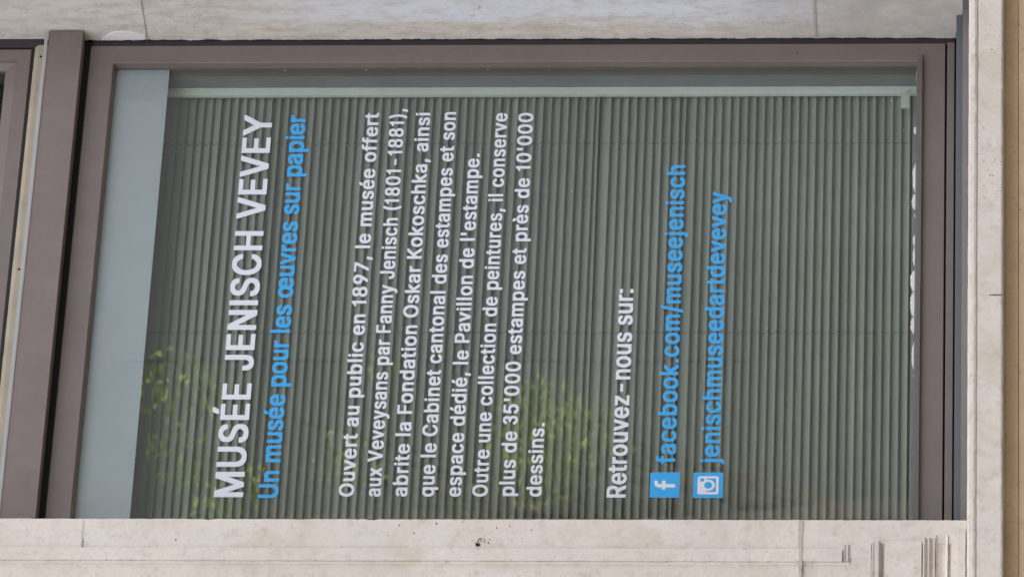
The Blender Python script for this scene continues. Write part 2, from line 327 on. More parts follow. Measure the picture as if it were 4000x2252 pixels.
obj('mortar_joint', bm, M_JOINT, sur, 'fine joint high in the weathered reveal')
bm = bmesh.new()
top = [(-0.0025 - 0.034 * (1 - max(0, (k - 7) / 7) ** 2.2) * min(1, .55 + k * .09) + rnd.uniform(-.0018, .0018), 1.9685 + 0.110 * k / 14) for k in range(15)]
bot = [(-0.001 + rnd.uniform(-.0028, .0012), 2.0785 - 0.110 * k / 14) for k in range(15)]
sidepatch(bm, top + bot, XR - 0.0028)
obj('plaster_patch', bm, M_SMEAR, sur, 'white smear of plaster on the reveal beside the frame')
bm = bmesh.new(); rnd = random.Random(11)
def splat(cx, cz, r, n=11, el=1.0):
    blob(bm, cx, cz, [(r * rnd.uniform(.65, 1.25) * math.cos(2 * math.pi * k / n), el * r * rnd.uniform(.65, 1.25) * math.sin(2 * math.pi * k / n)) for k in range(n)], -0.2032, -0.1985)
splat(-1.6065, 1.0617, 0.0048)
for k in range(16): splat(-1.603 + abs(rnd.gauss(0, .012)), 1.0605 + rnd.gauss(0, .011), rnd.uniform(.0004, .0011), 6, rnd.uniform(1, 2))
for x, z in ((-1.555, 0.99), (-1.548, 1.16), (-1.575, 1.21), (-1.58, 1.27), (-1.594, 1.76), (-1.553, 1.245), (-1.565, 0.94), (-1.56, 1.02)): splat(x, z, rnd.uniform(.0005, .0011), 6, 1.6)
obj('soot_mark', bm, M_SOOT, sur, 'small black splash mark on the moulded stone jamb')

# ------------------------------------------------------------------ the lower window
win = thing('casement_window', 'large brown framed window lettered in white and blue, with a blind behind its glass', 'window', (-0.757, 0, Z0))
bm = bmesh.new()
frame_ring(bm, -1.515, 0.0, 0.0, 2.1026, [(0, 0, 0, 0, .055), (0, 0, 0, 0, .0012), (.0012, .0012, .0012, .0012, 0), (.0520, .0520, .0580, .0545, 0), (.0537, .0537, .0595, .0560, .0012), (.0543, .0537, .0655, .0600, .0215), (.0543, .0537, .0655, .0600, .055)])
sash = obj('sash', bm, M_BROWN, win)
bm = bmesh.new(); pr = [(.010, .0700), (-.0065, .0672), (-.0125, .0640), (-.0130, .0555), (-.0100, .0545), (.004, .0545), (.010, .0560)]
rough_prism(bm, pr, 'x', -1.462, -.0445, 0.02, 0.0003, 0, 51.0); obj('weather_bar', bm, M_BAR, sash, 'grey weather bar along the foot of the glass')
bm = bmesh.new(); rnd = random.Random(5)
blob(bm, -0.335, .0285, [(0.003 * math.cos(k), 0.003 * math.sin(k)) for k in range(6)], -.0008, .001); blob(bm, -0.262, 0, [(0, 0), (.001, 0), (.001, .001)], .002, .003)
bm.free(); bm = bmesh.new()
tube(bm, [(-.030, -.0004, Z0 + .362), (-.030, .006, Z0 + .362)], .0022, 10); obj('screw_hole', bm, M_DARK, sash)
# outer frame: recess shade painted plum, brown bottom member, gap shade painted black
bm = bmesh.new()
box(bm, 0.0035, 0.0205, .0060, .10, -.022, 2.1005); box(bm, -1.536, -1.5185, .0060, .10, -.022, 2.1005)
obj('recess_shade', bm, M_PLUM, win, 'dark strip between the sash and the stone, recess shade in its colour')
bm = bmesh.new(); box(bm, -1.534, 0.0032, .0008, .10, -.0225, -.0046, .0008); obj('outer_frame', bm, M_BROWN, win, 'brown bottom member of the fixed frame')
bm = bmesh.new(); box(bm, -1.534, 0.0185, .012, .10, -.0455, -.0228); box(bm, -1.514, -.001, .020, .10, -.0045, -.0008)
box(bm, -1.534, .018, .008, .06, 2.1030, 2.119); obj('gap_shade', bm, M_DARK, win, 'black strips painted as the gap shadow round the sash')
bm = bmesh.new()
rough_prism(bm, [(.03, 2.1195), (-.0400, 2.1170), (-.0430, 2.1185), (-.0430, 2.2005), (-.0400, 2.2030), (.03, 2.2050)], 'x', -1.534, .0125, 0.3, 0, 0, 0)
obj('transom', bm, M_BROWN, win, 'broad brown transom between lower and upper window')
# zinc flashing on the sill: upstand, slope, lip, turned-up end
bm = bmesh.new()
rough_prism(bm, [(-.0105, -.0268), (-.0120, -.0268), (-.0135, -.0345), (-.1090, -.0442), (-.1090, -.0460), (-.0105, -.0420)], 'x', -1.534, .0155, 0.3, 0, 0, 0)
bm2 = bm; vs = [(.0165, -.004, -.0262), (.0165, -.0605, -.0335), (.0165, -.098, -.0436), (.0165, -.004, -.0436)]
f = [bm2.verts.new((x, y, Z0 + z)) for x, y, z in vs]; g = [bm2.verts.new((x - .0015, y, Z0 + z)) for x, y, z in vs]
bm2.faces.new(f); bm2.faces.new(g[::-1]); [bm2.faces.new((f[j], g[j], g[(j + 1) % 4], f[(j + 1) % 4])) for j in range(4)]
box(bm, -1.534, .0158, -.0900, -.0880, -.0443, -.0275)
fl = obj('flashing', bm, M_ZINC, win, 'grey metal flashing over the stone sill')
bm = bmesh.new(); rough_prism(bm, [(-.1093, -.0432), (-.1118, -.0432), (-.1118, -.0570), (-.1093, -.0570)], 'x', -1.534, .0172, .01, .0003, .0006, 61.0)
obj('lip', bm, M_LIP, fl)
# inner frame seen through the glass
bm = bmesh.new()
frame_ring(bm, -1.5, -.01, .01, 2.10, [(0, 0, 0, 0, .0555), (.0392, .0435, .060, .052, .0555), (.0392, .0435, .060, .052, .058), (.0392, .0420, .060, .052, .0595), (.0392, .0432, .060, .052, .1025), (0, 0, 0, 0, .1025)])
obj('inner_frame', bm, M_INNER, win, 'grey inner frame seen through the glass')
bm = bmesh.new()
rough_prism(bm, [(-.0530, .1030), (-.0742, .1030), (-.0749, .1037), (-.0749, .1140), (-.0530, .1140)], 'z', .055, 2.06, .02, .0004, 0, 71.0)
obj('side_rail', bm, M_RAIL, win, 'pale upright rail beside the blind')
bm = bmesh.new(); box(bm, -1.52, -.01, .1030, .23, .030, .0625); obj('window_board', bm, M_INNER, win)
# the pane with everything stuck on it
bm = bmesh.new(); box(bm, -1.4607, -.0537, .0220, .0280, .0600, 2.0371)
pane = obj('glass_pane', bm, M_GLASS, win)
bm = bmesh.new(); box(bm, -1.4600, -.0540, .0286, .0298, 1.9067, 2.0368); obj('frosted_band', bm, M_FILM, pane, 'frosted grey band across the top of the glass')

GLY = json.loads(r'''{" ":[214,[]],"'":[232,[[[58,319,145,318,150,321,158,509,158,529,155,533,53,534,49,531,54,337]]]],"(":[299,[[[155,-95,252,-96,257,-91,256,-69,222,9,192,97,179,153,173,207,175,259,186,327,202,393,220,449,256,537,257,559,252,564,160,564,154,561,140,537,120,493,98,429,82,365,73,319,67,259,67,181,75,113,88,59,106,5,122,-33]]]],")":[299,[[[17,-95,114,-96,120,-93,149,-39,173,19,189,71,201,131,205,169,205,271,201,311,189,377,173,439,153,495,125,553,118,563,114,564,20,564,15,559,16,537,45,473,73,389,87,329,99,243,97,175,87,117,75,73,59,27,16,-71]]]],",":[214,[[[17,-118,103,-119,107,-118,157,64,156,94,51,95,47,93,16,-92]]]],"-":[479,[[[94,189,355,188,358,193,358,265,353,268,95,267,92,263,92,193]]]],".":[214,[[[29,1,162,1,164,5,163,94,159,96,29,95,28,91,28,5]]]],"/":[275,[[[-6,-75,87,-76,92,-75,94,-71,252,513,256,533,256,553,253,557,161,558,155,553,-5,-41,-8,-53]]]],"0":[479,[[[186,-6,263,-7,279,-5,315,6,337,18,363,39,387,72,405,110,420,162,428,236,428,296,420,370,407,416,389,456,361,494,337,514,323,523,305,531,281,537,265,539,187,539,143,529,117,515,91,493,66,460,48,422,34,372,26,306,26,226,30,182,36,148,54,94,77,56,95,35,110,22,127,12,149,2],[219,78,201,86,181,101,162,126,152,146,142,176,136,206,132,242,132,290,142,356,148,376,162,406,178,428,188,438,207,450,227,457,249,449,269,435,283,418,297,394,309,362,316,334,322,282,322,250,313,186,303,152,293,130,280,110,261,92,235,78]]]],"1":[356,[[[134,1,237,0,242,3,242,527,239,532,145,532,141,525,127,483,99,454,85,450,47,446,36,441,36,377,38,373,127,372,132,369,132,5]]]],"3":[401,[[[141,2,210,1,238,3,284,20,322,49,336,70,350,92,360,136,361,178,356,214,336,256,310,286,311,290,324,304,344,346,349,382,349,410,338,452,312,490,276,516,234,531,144,531,100,519,61,492,37,462,25,428,26,402,78,383,124,384,133,408,147,426,170,441,184,445,206,438,222,426,240,402,242,384,232,364,216,348,184,334,164,331,124,331,119,326,120,241,124,239,168,239,196,234,222,220,242,200,254,174,256,162,250,138,237,118,210,96,184,88,162,96,138,113,123,132,113,162,110,167,70,167,18,151,11,146,11,124,23,86,54,44,96,16]]]],"5":[479,[[[178,-6,261,-7,295,0,321,10,347,26,371,47,389,72,401,96,412,138,414,190,412,214,407,236,397,264,373,303,355,321,333,337,301,351,269,357,191,357,165,352,162,356,173,450,385,452,388,456,388,528,385,533,79,533,74,530,46,286,47,255,53,251,109,245,147,245,175,263,203,273,217,275,229,273,249,265,274,246,293,218,304,188,306,174,301,150,293,130,283,114,257,90,237,80,225,77,201,82,174,98,156,118,141,155,43,155,39,153,38,124,44,92,54,70,68,50,87,31,113,14,147,0]]]],"7":[479,[[[78,1,183,0,189,4,412,447,412,527,410,531,45,532,41,530,40,457,43,452,283,452,289,449,79,31,76,23]]]],"8":[479,[[[182,-6,267,-7,285,-5,331,8,351,18,377,35,399,60,415,90,422,116,422,178,413,210,394,244,383,256,356,276,354,280,377,302,391,324,399,346,404,370,404,414,397,446,383,475,353,506,319,527,283,537,267,539,185,539,151,533,125,523,97,505,75,483,60,460,50,428,48,374,53,346,70,308,98,278,79,265,59,245,44,222,35,196,30,172,30,124,37,92,55,58,70,40,91,24,113,12,139,2],[217,76,191,84,164,100,148,120,138,150,147,180,164,204,183,219,199,227,229,233,257,225,287,205,305,180,314,150,305,122,285,98,273,90,245,78,233,75],[223,316,193,328,173,345,161,366,156,390,161,408,166,420,182,438,211,455,229,457,247,453,259,447,281,427,293,404,296,384,287,358,270,336,247,322]]]],"9":[479,[[[111,1,223,1,355,195,375,229,397,275,407,309,412,341,409,399,399,439,391,457,372,485,343,511,309,529,287,536,257,540,195,540,165,535,139,527,107,509,81,486,64,463,50,433,42,391,42,335,50,293,68,257,97,226,131,207,169,196,219,194,223,191,110,27,110,5],[221,271,191,285,179,294,169,306,154,333,148,365,156,399,172,425,185,438,199,447,227,458,255,447,279,427,293,407,299,393,305,361,297,329,289,313,275,295,249,277,231,270]]]],":":[214,[[[29,1,162,1,164,5,163,94,159,96,29,95,28,91,28,5]],[[29,301,162,301,164,305,163,394,159,396,29,395,28,391,28,305]]]],"C":[536,[[[224,-6,307,-7,325,-5,377,10,401,22,432,44,450,62,464,80,484,118,494,154,494,180,491,185,389,185,385,180,380,162,370,142,360,128,339,107,305,88,275,79,261,79,221,92,203,102,183,117,161,144,143,178,133,208,126,248,126,286,135,332,149,368,174,406,197,427,225,443,247,451,267,454,295,449,319,439,347,419,363,401,375,382,385,354,389,349,489,349,493,351,494,378,484,414,468,446,450,470,418,500,387,518,355,531,327,537,311,539,225,539,207,537,167,527,129,509,91,479,75,461,57,434,39,398,24,348,18,300,18,232,20,208,29,164,39,134,57,98,75,72,93,52,133,22,173,4,209,-5]]]],"E":[445,[[[40,1,393,0,397,2,398,77,395,82,151,82,146,87,146,223,148,227,373,228,378,233,378,305,375,310,148,311,146,315,147,450,151,452,391,452,394,457,394,527,392,531,43,532,39,530,38,5]]]],"F":[436,[[[40,1,141,0,146,3,146,217,148,221,363,222,368,225,368,297,365,302,151,302,147,304,147,450,151,452,387,452,390,457,390,527,388,531,43,532,39,530,38,5]]]],"H":[543,[[[40,1,141,0,146,3,146,227,151,232,368,231,370,227,370,3,375,0,473,0,477,2,478,527,476,531,375,532,371,530,370,317,365,312,148,313,146,317,145,530,141,532,43,532,39,530,38,5]]]],"I":[219,[[[42,1,145,0,150,3,150,527,147,532,45,532,40,529,40,5]]]],"J":[422,[[[143,-6,222,-7,270,4,294,16,312,29,335,54,348,82,357,118,359,146,359,528,356,533,254,533,249,530,249,152,241,120,232,106,220,93,198,80,182,77,160,86,145,96,132,114,124,134,119,162,119,192,116,197,16,197,11,194,11,130,13,112,22,80,34,56,62,25,86,10,112,0]]]],"K":[493,[[[40,1,141,0,145,2,146,165,178,201,195,216,349,2,355,0,465,0,469,2,470,23,465,31,276,299,462,499,468,509,466,531,341,531,149,325,146,329,145,530,141,532,43,532,39,530,38,5]]]],"M":[654,[[[40,1,139,0,144,3,145,293,149,289,262,5,265,1,269,0,359,0,364,3,477,289,481,293,482,3,487,0,588,1,590,5,589,530,585,532,459,532,453,529,315,172,312,175,173,531,40,531,38,527,38,5]]]],"N":[549,[[[40,1,141,0,146,3,146,333,147,339,149,340,363,3,369,0,481,0,485,2,486,527,484,531,381,532,376,529,375,195,365,207,159,531,43,532,39,530,38,5]]]],"O":[559,[[[224,-6,305,-7,335,-3,371,8,407,26,441,53,472,90,494,132,508,180,514,222,514,310,508,354,492,404,468,448,452,468,431,489,407,507,381,521,337,535,309,539,223,539,179,531,133,511,104,490,69,452,41,402,24,348,18,300,18,232,20,208,31,158,41,130,55,102,80,66,105,41,133,22,173,4,209,-5],[257,80,225,90,203,102,180,120,161,144,143,178,133,208,126,248,126,284,133,324,141,350,157,382,174,406,197,426,213,437,247,451,267,454,287,451,321,437,342,422,372,390,388,362,400,328,406,296,408,258,402,214,392,180,378,152,362,130,334,104,307,90,275,79]]]],"P":[471,[[[40,1,141,0,145,2,146,181,148,185,279,186,325,195,357,209,378,223,394,239,409,261,423,295,430,325,430,391,428,407,419,437,407,461,387,487,361,507,347,515,319,525,283,532,43,532,39,530,38,5],[149,266,146,271,147,450,151,452,225,452,241,450,265,443,291,428,301,418,311,402,322,363,320,343,313,323,302,303,279,283,251,271,221,266]]]],"R":[475,[[[40,1,141,0,145,2,146,193,151,198,225,197,332,1,445,0,449,2,449,25,348,211,350,215,379,232,407,263,423,297,432,347,430,403,417,447,397,480,383,494,361,509,329,523,285,532,43,532,39,530,38,5],[149,280,146,285,146,447,148,451,227,452,255,447,283,435,304,417,314,401,319,385,322,355,317,337,307,317,291,300,271,289,239,280]]]],"S":[473,[[[176,-8,267,-9,309,-2,343,10,378,30,402,54,418,80,428,110,430,126,430,176,426,200,414,226,390,254,361,275,321,292,225,320,183,336,169,344,152,358,145,368,139,382,139,392,145,408,152,420,167,435,201,452,227,457,259,448,291,429,308,406,317,378,420,378,422,414,420,428,406,462,393,481,377,497,355,513,327,526,299,534,271,539,183,539,145,532,117,522,85,505,62,484,45,458,33,426,30,412,30,358,35,336,51,304,72,282,99,264,129,250,237,218,285,199,297,191,312,176,322,156,322,146,316,128,306,114,292,100,263,84,233,75,217,75,185,84,169,92,152,104,135,128,126,158,123,161,21,161,17,159,16,130,21,106,31,78,39,64,56,42,85,20,113,6,141,-3]]]],"U":[543,[[[214,-7,301,-8,341,-2,371,8,401,24,419,38,441,60,464,97,474,127,480,177,480,527,477,531,375,532,370,529,370,187,367,171,361,151,353,135,344,121,328,105,297,86,267,78,249,78,231,82,195,100,171,125,153,159,146,193,145,530,141,532,43,532,38,529,38,159,47,115,59,87,73,64,89,46,113,27,151,6,179,-2]]]],"V":[506,[[[183,1,295,0,301,4,482,499,484,509,483,531,377,532,371,529,241,155,239,157,108,529,101,532,-1,532,-5,530,-6,511,-3,501,173,23]]]],"Y":[498,[[[184,1,285,0,289,2,291,209,474,503,476,511,475,531,359,531,237,334,229,343,114,531,1,532,-3,530,-4,509,-1,501,182,207,182,5]]]],"a":[415,[[[118,-8,199,-8,223,-4,251,7,259,-1,353,-1,358,2,358,294,356,308,350,332,332,362,313,381,283,397,237,407,149,407,115,401,81,387,55,369,35,346,21,320,20,296,23,290,79,274,121,274,139,301,153,312,177,325,195,329,211,325,231,313,244,298,250,284,252,268,247,262,237,256,221,252,135,241,95,233,67,223,41,207,25,191,15,172,8,144,8,96,13,72,23,48,43,23,65,8,97,-4],[165,72,139,82,128,90,121,100,115,118,125,138,139,151,169,163,203,169,253,174,254,162,250,136,234,106,219,92,203,81,177,72]]]],"b":[450,[[[189,-7,264,-8,292,-4,314,4,342,20,356,32,372,50,384,69,398,99,410,151,413,227,404,283,390,321,366,357,340,381,312,397,270,408,188,408,166,403,142,392,138,393,136,530,132,532,34,531,31,527,31,3,36,0,130,0,134,2,135,9,138,11,158,0],[214,74,198,80,181,91,159,115,141,157,135,207,143,253,159,287,169,299,188,315,220,328,250,317,278,291,290,271,300,243,306,201,298,153,289,129,278,110,266,96,244,81,226,74]]]],"c":[422,[[[166,-7,247,-8,273,-4,301,6,328,21,357,48,374,73,384,97,384,123,381,127,325,142,287,142,282,139,276,123,266,107,251,92,229,78,205,72,187,78,167,90,147,110,133,135,123,167,118,195,123,233,139,277,157,302,177,317,207,328,237,317,249,310,266,293,283,262,325,262,383,278,384,299,378,319,366,341,352,359,319,385,299,395,275,403,249,408,165,408,139,403,117,395,85,377,60,355,35,317,21,281,12,231,12,169,21,119,27,101,41,73,67,38,101,12,135,-2]]]],"d":[450,[[[156,-7,233,-8,263,-2,287,11,290,9,291,2,295,0,389,0,394,3,394,527,391,531,293,532,289,530,287,392,283,392,259,403,237,408,155,408,131,403,101,391,75,374,45,339,33,317,23,291,17,267,12,233,12,169,14,149,21,117,29,93,47,58,63,38,83,21,115,2,133,-4],[197,74,171,87,156,99,145,113,127,151,120,179,118,205,125,245,133,267,145,289,158,305,175,317,187,323,205,328,221,323,237,315,249,306,266,287,274,273,284,245,290,201,282,151,270,123,259,106,245,92,227,80,209,74]]]],"e":[430,[[[170,-7,249,-8,279,-4,305,4,335,20,362,45,378,67,386,87,386,111,383,115,327,130,289,130,283,127,266,99,251,86,231,76,209,72,187,78,163,92,143,112,129,139,122,165,122,169,125,170,387,170,391,172,392,249,390,265,380,305,368,331,345,362,321,381,295,395,263,405,247,408,161,408,131,401,99,387,75,370,45,335,27,299,19,273,12,229,12,167,21,119,39,75,62,43,95,16,129,0],[125,246,124,251,131,269,141,287,152,301,175,317,203,328,227,321,252,305,268,285,282,251,280,247,277,246]]]],"f":[280,[[[60,1,159,0,164,3,165,325,169,328,245,328,250,333,249,402,245,404,167,404,164,409,165,435,171,453,178,461,189,469,245,468,249,470,264,519,264,543,257,547,225,554,155,554,131,549,103,538,79,518,67,499,59,467,57,406,53,404,-11,404,-15,401,-15,330,-11,328,53,328,58,325,58,5]]]],"h":[436,[[[32,1,132,0,136,2,137,245,139,259,147,281,164,303,184,318,208,326,230,320,251,305,264,285,272,259,275,241,276,2,280,0,374,0,378,3,379,287,376,305,366,337,350,365,334,382,308,397,282,405,266,408,190,408,174,405,138,393,137,527,134,532,36,532,31,529,31,5]]]],"i":[193,[[[32,1,132,0,136,3,137,399,134,404,36,404,31,401,31,5]],[[34,441,133,441,135,445,134,526,130,528,34,527,33,523,33,445]]]],"j":[193,[[[-30,-142,39,-143,77,-134,96,-124,114,-106,126,-86,131,-70,136,-42,136,398,133,403,35,403,30,400,30,-20,22,-44,10,-56,-11,-63,-29,-63,-32,-66,-32,-138]],[[34,440,132,440,134,444,133,528,129,529,34,528,32,524,32,444]]]],"k":[407,[[[32,1,132,0,136,2,137,137,139,143,150,153,156,147,272,1,388,0,392,3,393,23,390,29,234,227,380,377,383,383,382,401,378,404,264,403,142,280,138,279,137,527,134,532,36,532,31,529,31,5]]]],"l":[204,[[[38,1,137,0,142,5,142,549,137,554,41,554,36,549,36,5]]]],"m":[636,[[[32,1,132,0,136,2,137,257,145,285,155,299,172,315,200,328,220,319,238,303,246,291,252,267,253,3,258,0,355,1,357,5,357,251,359,267,365,285,375,301,396,319,418,328,440,320,455,309,466,293,472,273,475,253,475,3,480,0,577,1,579,5,579,297,570,337,556,363,541,381,524,393,496,405,472,410,402,410,386,407,352,396,322,375,288,400,254,410,184,410,158,403,138,394,134,402,130,404,32,403,31,399,31,5]]]],"n":[436,[[[32,1,132,0,136,2,137,245,139,259,147,281,164,303,184,318,208,326,230,320,251,305,264,285,272,259,275,241,276,2,280,0,374,0,378,2,378,289,372,321,366,337,354,360,334,381,308,397,266,408,188,408,174,405,138,391,135,393,134,402,130,404,36,404,32,402,31,5]]]],"o":[441,[[[166,-7,243,-8,261,-6,287,0,321,16,341,32,366,59,381,85,396,123,402,161,402,239,396,277,384,311,361,347,335,374,303,393,275,403,249,408,165,408,139,403,117,395,85,377,60,355,35,317,21,281,12,231,12,169,21,119,27,101,41,73,67,38,101,12,135,-2],[205,72,175,84,147,111,135,131,125,159,118,203,125,241,135,269,147,289,158,303,177,317,207,328,225,323,247,311,266,293,276,279,284,263,294,229,296,213,296,187,284,137,265,106,251,92,237,82,217,74]]]],"p":[450,[[[32,-142,132,-143,136,-141,138,9,142,9,164,-2,200,-9,260,-9,290,-4,318,6,344,22,368,46,386,72,400,104,410,150,413,228,408,262,398,302,380,338,360,363,346,377,332,387,296,403,250,409,182,407,158,401,138,390,135,392,134,402,130,403,36,403,32,402,31,-138],[216,74,192,84,179,92,157,118,141,156,135,206,141,246,149,268,163,292,190,317,214,327,222,327,254,315,268,303,280,288,298,250,306,200,298,152,282,116,273,104,250,84,226,74]]]],"q":[450,[[[290,-142,389,-143,394,-140,394,400,389,403,295,403,291,402,290,392,287,390,261,403,219,409,175,409,129,403,97,389,77,375,49,344,27,302,18,274,12,232,12,168,16,136,23,110,37,76,56,46,81,22,111,4,135,-4,163,-9,225,-9,255,-4,283,9,287,9,288,-138],[199,74,169,88,143,116,135,130,125,158,118,204,125,244,133,266,145,288,154,300,171,315,191,325,205,327,231,319,245,309,262,292,274,272,282,252,290,202,282,150,264,112,254,100,237,86,217,76]]]],"r":[285,[[[32,1,132,0,136,2,137,251,139,263,145,279,153,291,169,307,188,318,210,324,224,322,264,324,265,403,263,407,176,408,162,405,138,396,130,404,36,404,32,402,31,5]]]],"s":[391,[[[138,-7,223,-8,259,-2,287,8,313,25,331,43,343,61,351,83,354,101,351,151,343,175,327,197,309,211,285,223,261,231,187,248,165,256,143,270,134,285,136,299,149,314,169,325,185,330,201,327,219,318,231,305,249,278,295,278,344,291,345,317,333,345,323,361,305,380,291,389,257,403,231,408,145,408,105,399,79,387,63,376,44,357,34,341,28,325,26,313,26,255,36,227,55,204,77,188,99,178,199,153,215,147,233,136,243,121,243,111,239,103,225,88,209,78,187,72,167,74,140,89,130,99,117,127,113,130,67,130,15,117,14,93,20,71,30,51,45,33,59,20,83,6,113,-4]]]],"t":[253,[[[128,-3,205,-4,229,0,234,5,234,29,223,76,219,78,171,77,163,81,155,89,148,109,149,325,153,328,225,329,226,333,226,399,221,404,153,404,149,406,148,491,147,495,47,496,42,491,42,407,37,404,-11,404,-15,402,-16,333,-11,328,37,328,42,325,42,85,49,53,61,31,75,16,101,3]]]],"u":[436,[[[143,-4,218,-5,242,0,274,13,276,12,278,3,282,1,374,1,378,3,379,398,377,402,280,403,276,401,275,170,270,142,260,118,246,99,226,85,202,77,184,82,166,93,149,112,139,138,137,150,136,401,132,403,36,403,32,401,31,122,37,84,53,48,78,21,104,6]]]],"v":[415,[[[141,1,244,0,248,2,393,377,392,403,288,404,282,401,199,169,194,163,106,402,0,404,-4,402,-4,377]]]],"x":[405,[[[1,1,113,1,190,113,266,1,374,0,378,2,379,21,376,29,256,203,372,377,373,399,371,403,260,403,194,302,190,299,121,403,12,404,8,402,7,383,9,375,123,207,0,25,-1,5]]]],"y":[415,[[[49,-144,124,-145,154,-138,182,-123,199,-106,211,-90,229,-52,391,372,393,382,392,402,288,403,282,400,205,186,194,163,106,401,0,403,-4,401,-5,382,-2,372,135,12,131,-6,117,-38,99,-58,88,-63,44,-61,38,-65,26,-114,25,-134,30,-140]]]],"z":[406,[[[21,1,357,0,361,2,362,75,359,80,173,80,166,83,353,329,354,399,352,403,31,404,27,402,26,327,29,322,207,322,212,319,20,71,20,5]]]],"É":[445,[[[40,1,393,0,397,2,398,77,395,82,151,82,146,87,146,223,148,227,373,228,378,233,378,305,375,310,148,311,146,315,147,450,151,452,391,452,394,457,394,527,392,531,43,532,39,530,38,5]],[[172,559,263,559,325,653,328,661,327,680,323,682,217,681,173,591,170,581]]]],"è":[430,[[[170,-7,249,-8,279,-4,305,4,335,20,362,45,378,67,386,87,386,111,383,115,327,130,289,130,283,127,266,99,251,86,231,76,209,72,187,78,163,92,143,112,129,139,122,165,122,169,125,170,387,170,391,172,392,249,390,265,380,305,368,331,345,362,321,381,295,395,263,405,247,408,161,408,131,401,99,387,75,370,45,335,27,299,19,273,12,229,12,167,21,119,39,75,62,43,95,16,129,0],[125,246,124,251,131,269,141,287,152,301,175,317,203,328,227,321,252,305,268,285,282,251,280,247,277,246]],[[157,431,245,430,250,433,250,457,206,549,199,554,94,553,92,533,95,525]]]],"é":[430,[[[170,-7,249,-8,279,-4,305,4,335,20,362,45,378,67,386,87,386,111,383,115,327,130,289,130,283,127,266,99,251,86,231,76,209,72,187,78,163,92,143,112,129,139,122,165,122,169,125,170,387,170,391,172,392,249,390,265,380,305,368,331,345,362,321,381,295,395,263,405,247,408,161,408,131,401,99,387,75,370,45,335,27,299,19,273,12,229,12,167,21,119,39,75,62,43,95,16,129,0],[125,246,124,251,131,269,141,287,152,301,175,317,203,328,227,321,252,305,268,285,282,251,280,247,277,246]],[[158,431,249,431,313,527,313,552,309,554,203,552,157,457]]]],"œ":[720,[[[166,-7,243,-8,273,-4,297,4,321,16,351,41,381,18,403,6,435,-4,463,-8,539,-8,557,-6,599,6,627,22,651,44,666,65,676,89,674,115,617,130,575,129,561,106,544,89,521,76,499,72,465,84,442,101,431,115,421,133,410,165,411,168,415,170,680,171,682,175,682,245,680,263,668,309,650,343,622,373,601,387,561,403,535,408,453,408,427,403,385,385,353,359,333,375,303,393,275,403,249,408,165,408,151,406,121,397,85,377,73,368,51,343,35,317,21,281,12,231,12,169,18,129,27,101,43,69,68,37,101,12,117,4,143,-4],[205,72,175,84,147,111,135,131,125,159,118,203,125,241,135,269,147,289,158,303,177,317,207,328,225,323,247,311,266,293,276,279,284,263,294,229,296,213,296,187,284,137,265,106,251,92,237,82,217,74],[415,246,414,251,421,271,440,299,467,319,493,328,513,323,535,310,550,295,560,281,572,251,570,247,567,246]]]]}''')
CAPU = 533.0
def lettering(name, s, x0, x1, z, cap, m, label):
    """one line of cut vinyl letters standing on the baseline z, from x0 to x1, on the outer face of the glass"""
    sc_ = cap / CAPU
    e = [c for c in s]; first = GLY[e[0]]; last = GLY[e[-1]]
    lo = min(v for g in first[1] for v in g[0][::2]); hi = max(v for g in last[1] for v in g[0][::2])
    nat = sum(GLY[c][0] for c in e[:-1]) + hi - lo
    track = ((x1 - x0) / sc_ - nat) / (len(e) - 1)
    wid = 1.0
    if track < -14: wid = (nat + (len(e) - 1) * -14 ) and ((x1 - x0) / sc_ + 14 * (len(e) - 1)) / nat; track = -14
    if track > 10: wid = ((x1 - x0) / sc_ - 10 * (len(e) - 1)) / nat; track = 10
    cu = bpy.data.curves.new('outline', 'CURVE'); cu.dimensions = '2D'; cu.fill_mode = 'BOTH'; cu.extrude = 0.00015
    X = -lo * wid
    for c in e:
        for grp in GLY[c][1]:
            for P in grp:
                spn = cu.splines.new('POLY'); n = len(P) // 2; spn.points.add(n - 1); spn.use_cyclic_u = True
                for k in range(n): spn.points[k].co = ((X + P[2 * k] * wid) * sc_, P[2 * k + 1] * sc_, 0, 1)
        X += GLY[c][0] * wid + track
    tmp = bpy.data.objects.new('outline', cu); COL.objects.link(tmp)
    dg = bpy.context.evaluated_depsgraph_get(); dg.update()
    me = bpy.data.meshes.new_from_object(tmp.evaluated_get(dg))
    bpy.data.objects.remove(tmp); bpy.data.curves.remove(cu)
    me.transform(Matrix.Translation((x0, 0.0212, Z0 + z)) @ Matrix.Rotation(R(90), 4, 'X'))
    me.name = name; me.materials.clear(); me.materials.append(m)
    o = bpy.data.objects.new(name, me); COL.objects.link(o); o.parent = pane; o.location = -win.location - pane.location
    o.location = (0, 0, 0); o['label'] = label
    return o
lettering('title_lettering', 'MUSÉE JENISCH VEVEY', -1.3251, -.1988, 1.6419, .0693, M_WHITE, 'large white capital title at the top of the pane')
lettering('subtitle_lettering', 'Un musée pour les œuvres sur papier', -1.3275, -.1999, 1.5596, .0472, M_BLUE, 'blue subtitle under the white title')
para = [('Ouvert au public en 1897, le musée offert', -1.3231, -.1933, 1.3807, 'first'), ('aux Veveysans par Fanny Jenisch (1801-1881),', -1.3234, -.1809, 1.3177, 'second'),
        ('abrite la Fondation Oskar Kokoschka, ainsi', -1.3229, -.1937, 1.2549, 'third'), ('que le Cabinet cantonal des estampes et son', -1.3228, -.1915, 1.1920, 'fourth'),
        ("espace dédié, le Pavillon de l'estampe.", -1.3230, -.3183, 1.1282, 'fifth'), ('Outre une collection de peintures, il conserve', -1.3225, -.1950, 1.0659, 'sixth'),
        ("plus de 35'000 estampes et près de 10'000", -1.3209, -.1944, 1.0029, 'seventh'), ('dessins.', -1.3223, -1.1125, .9392, 'last, one word')]
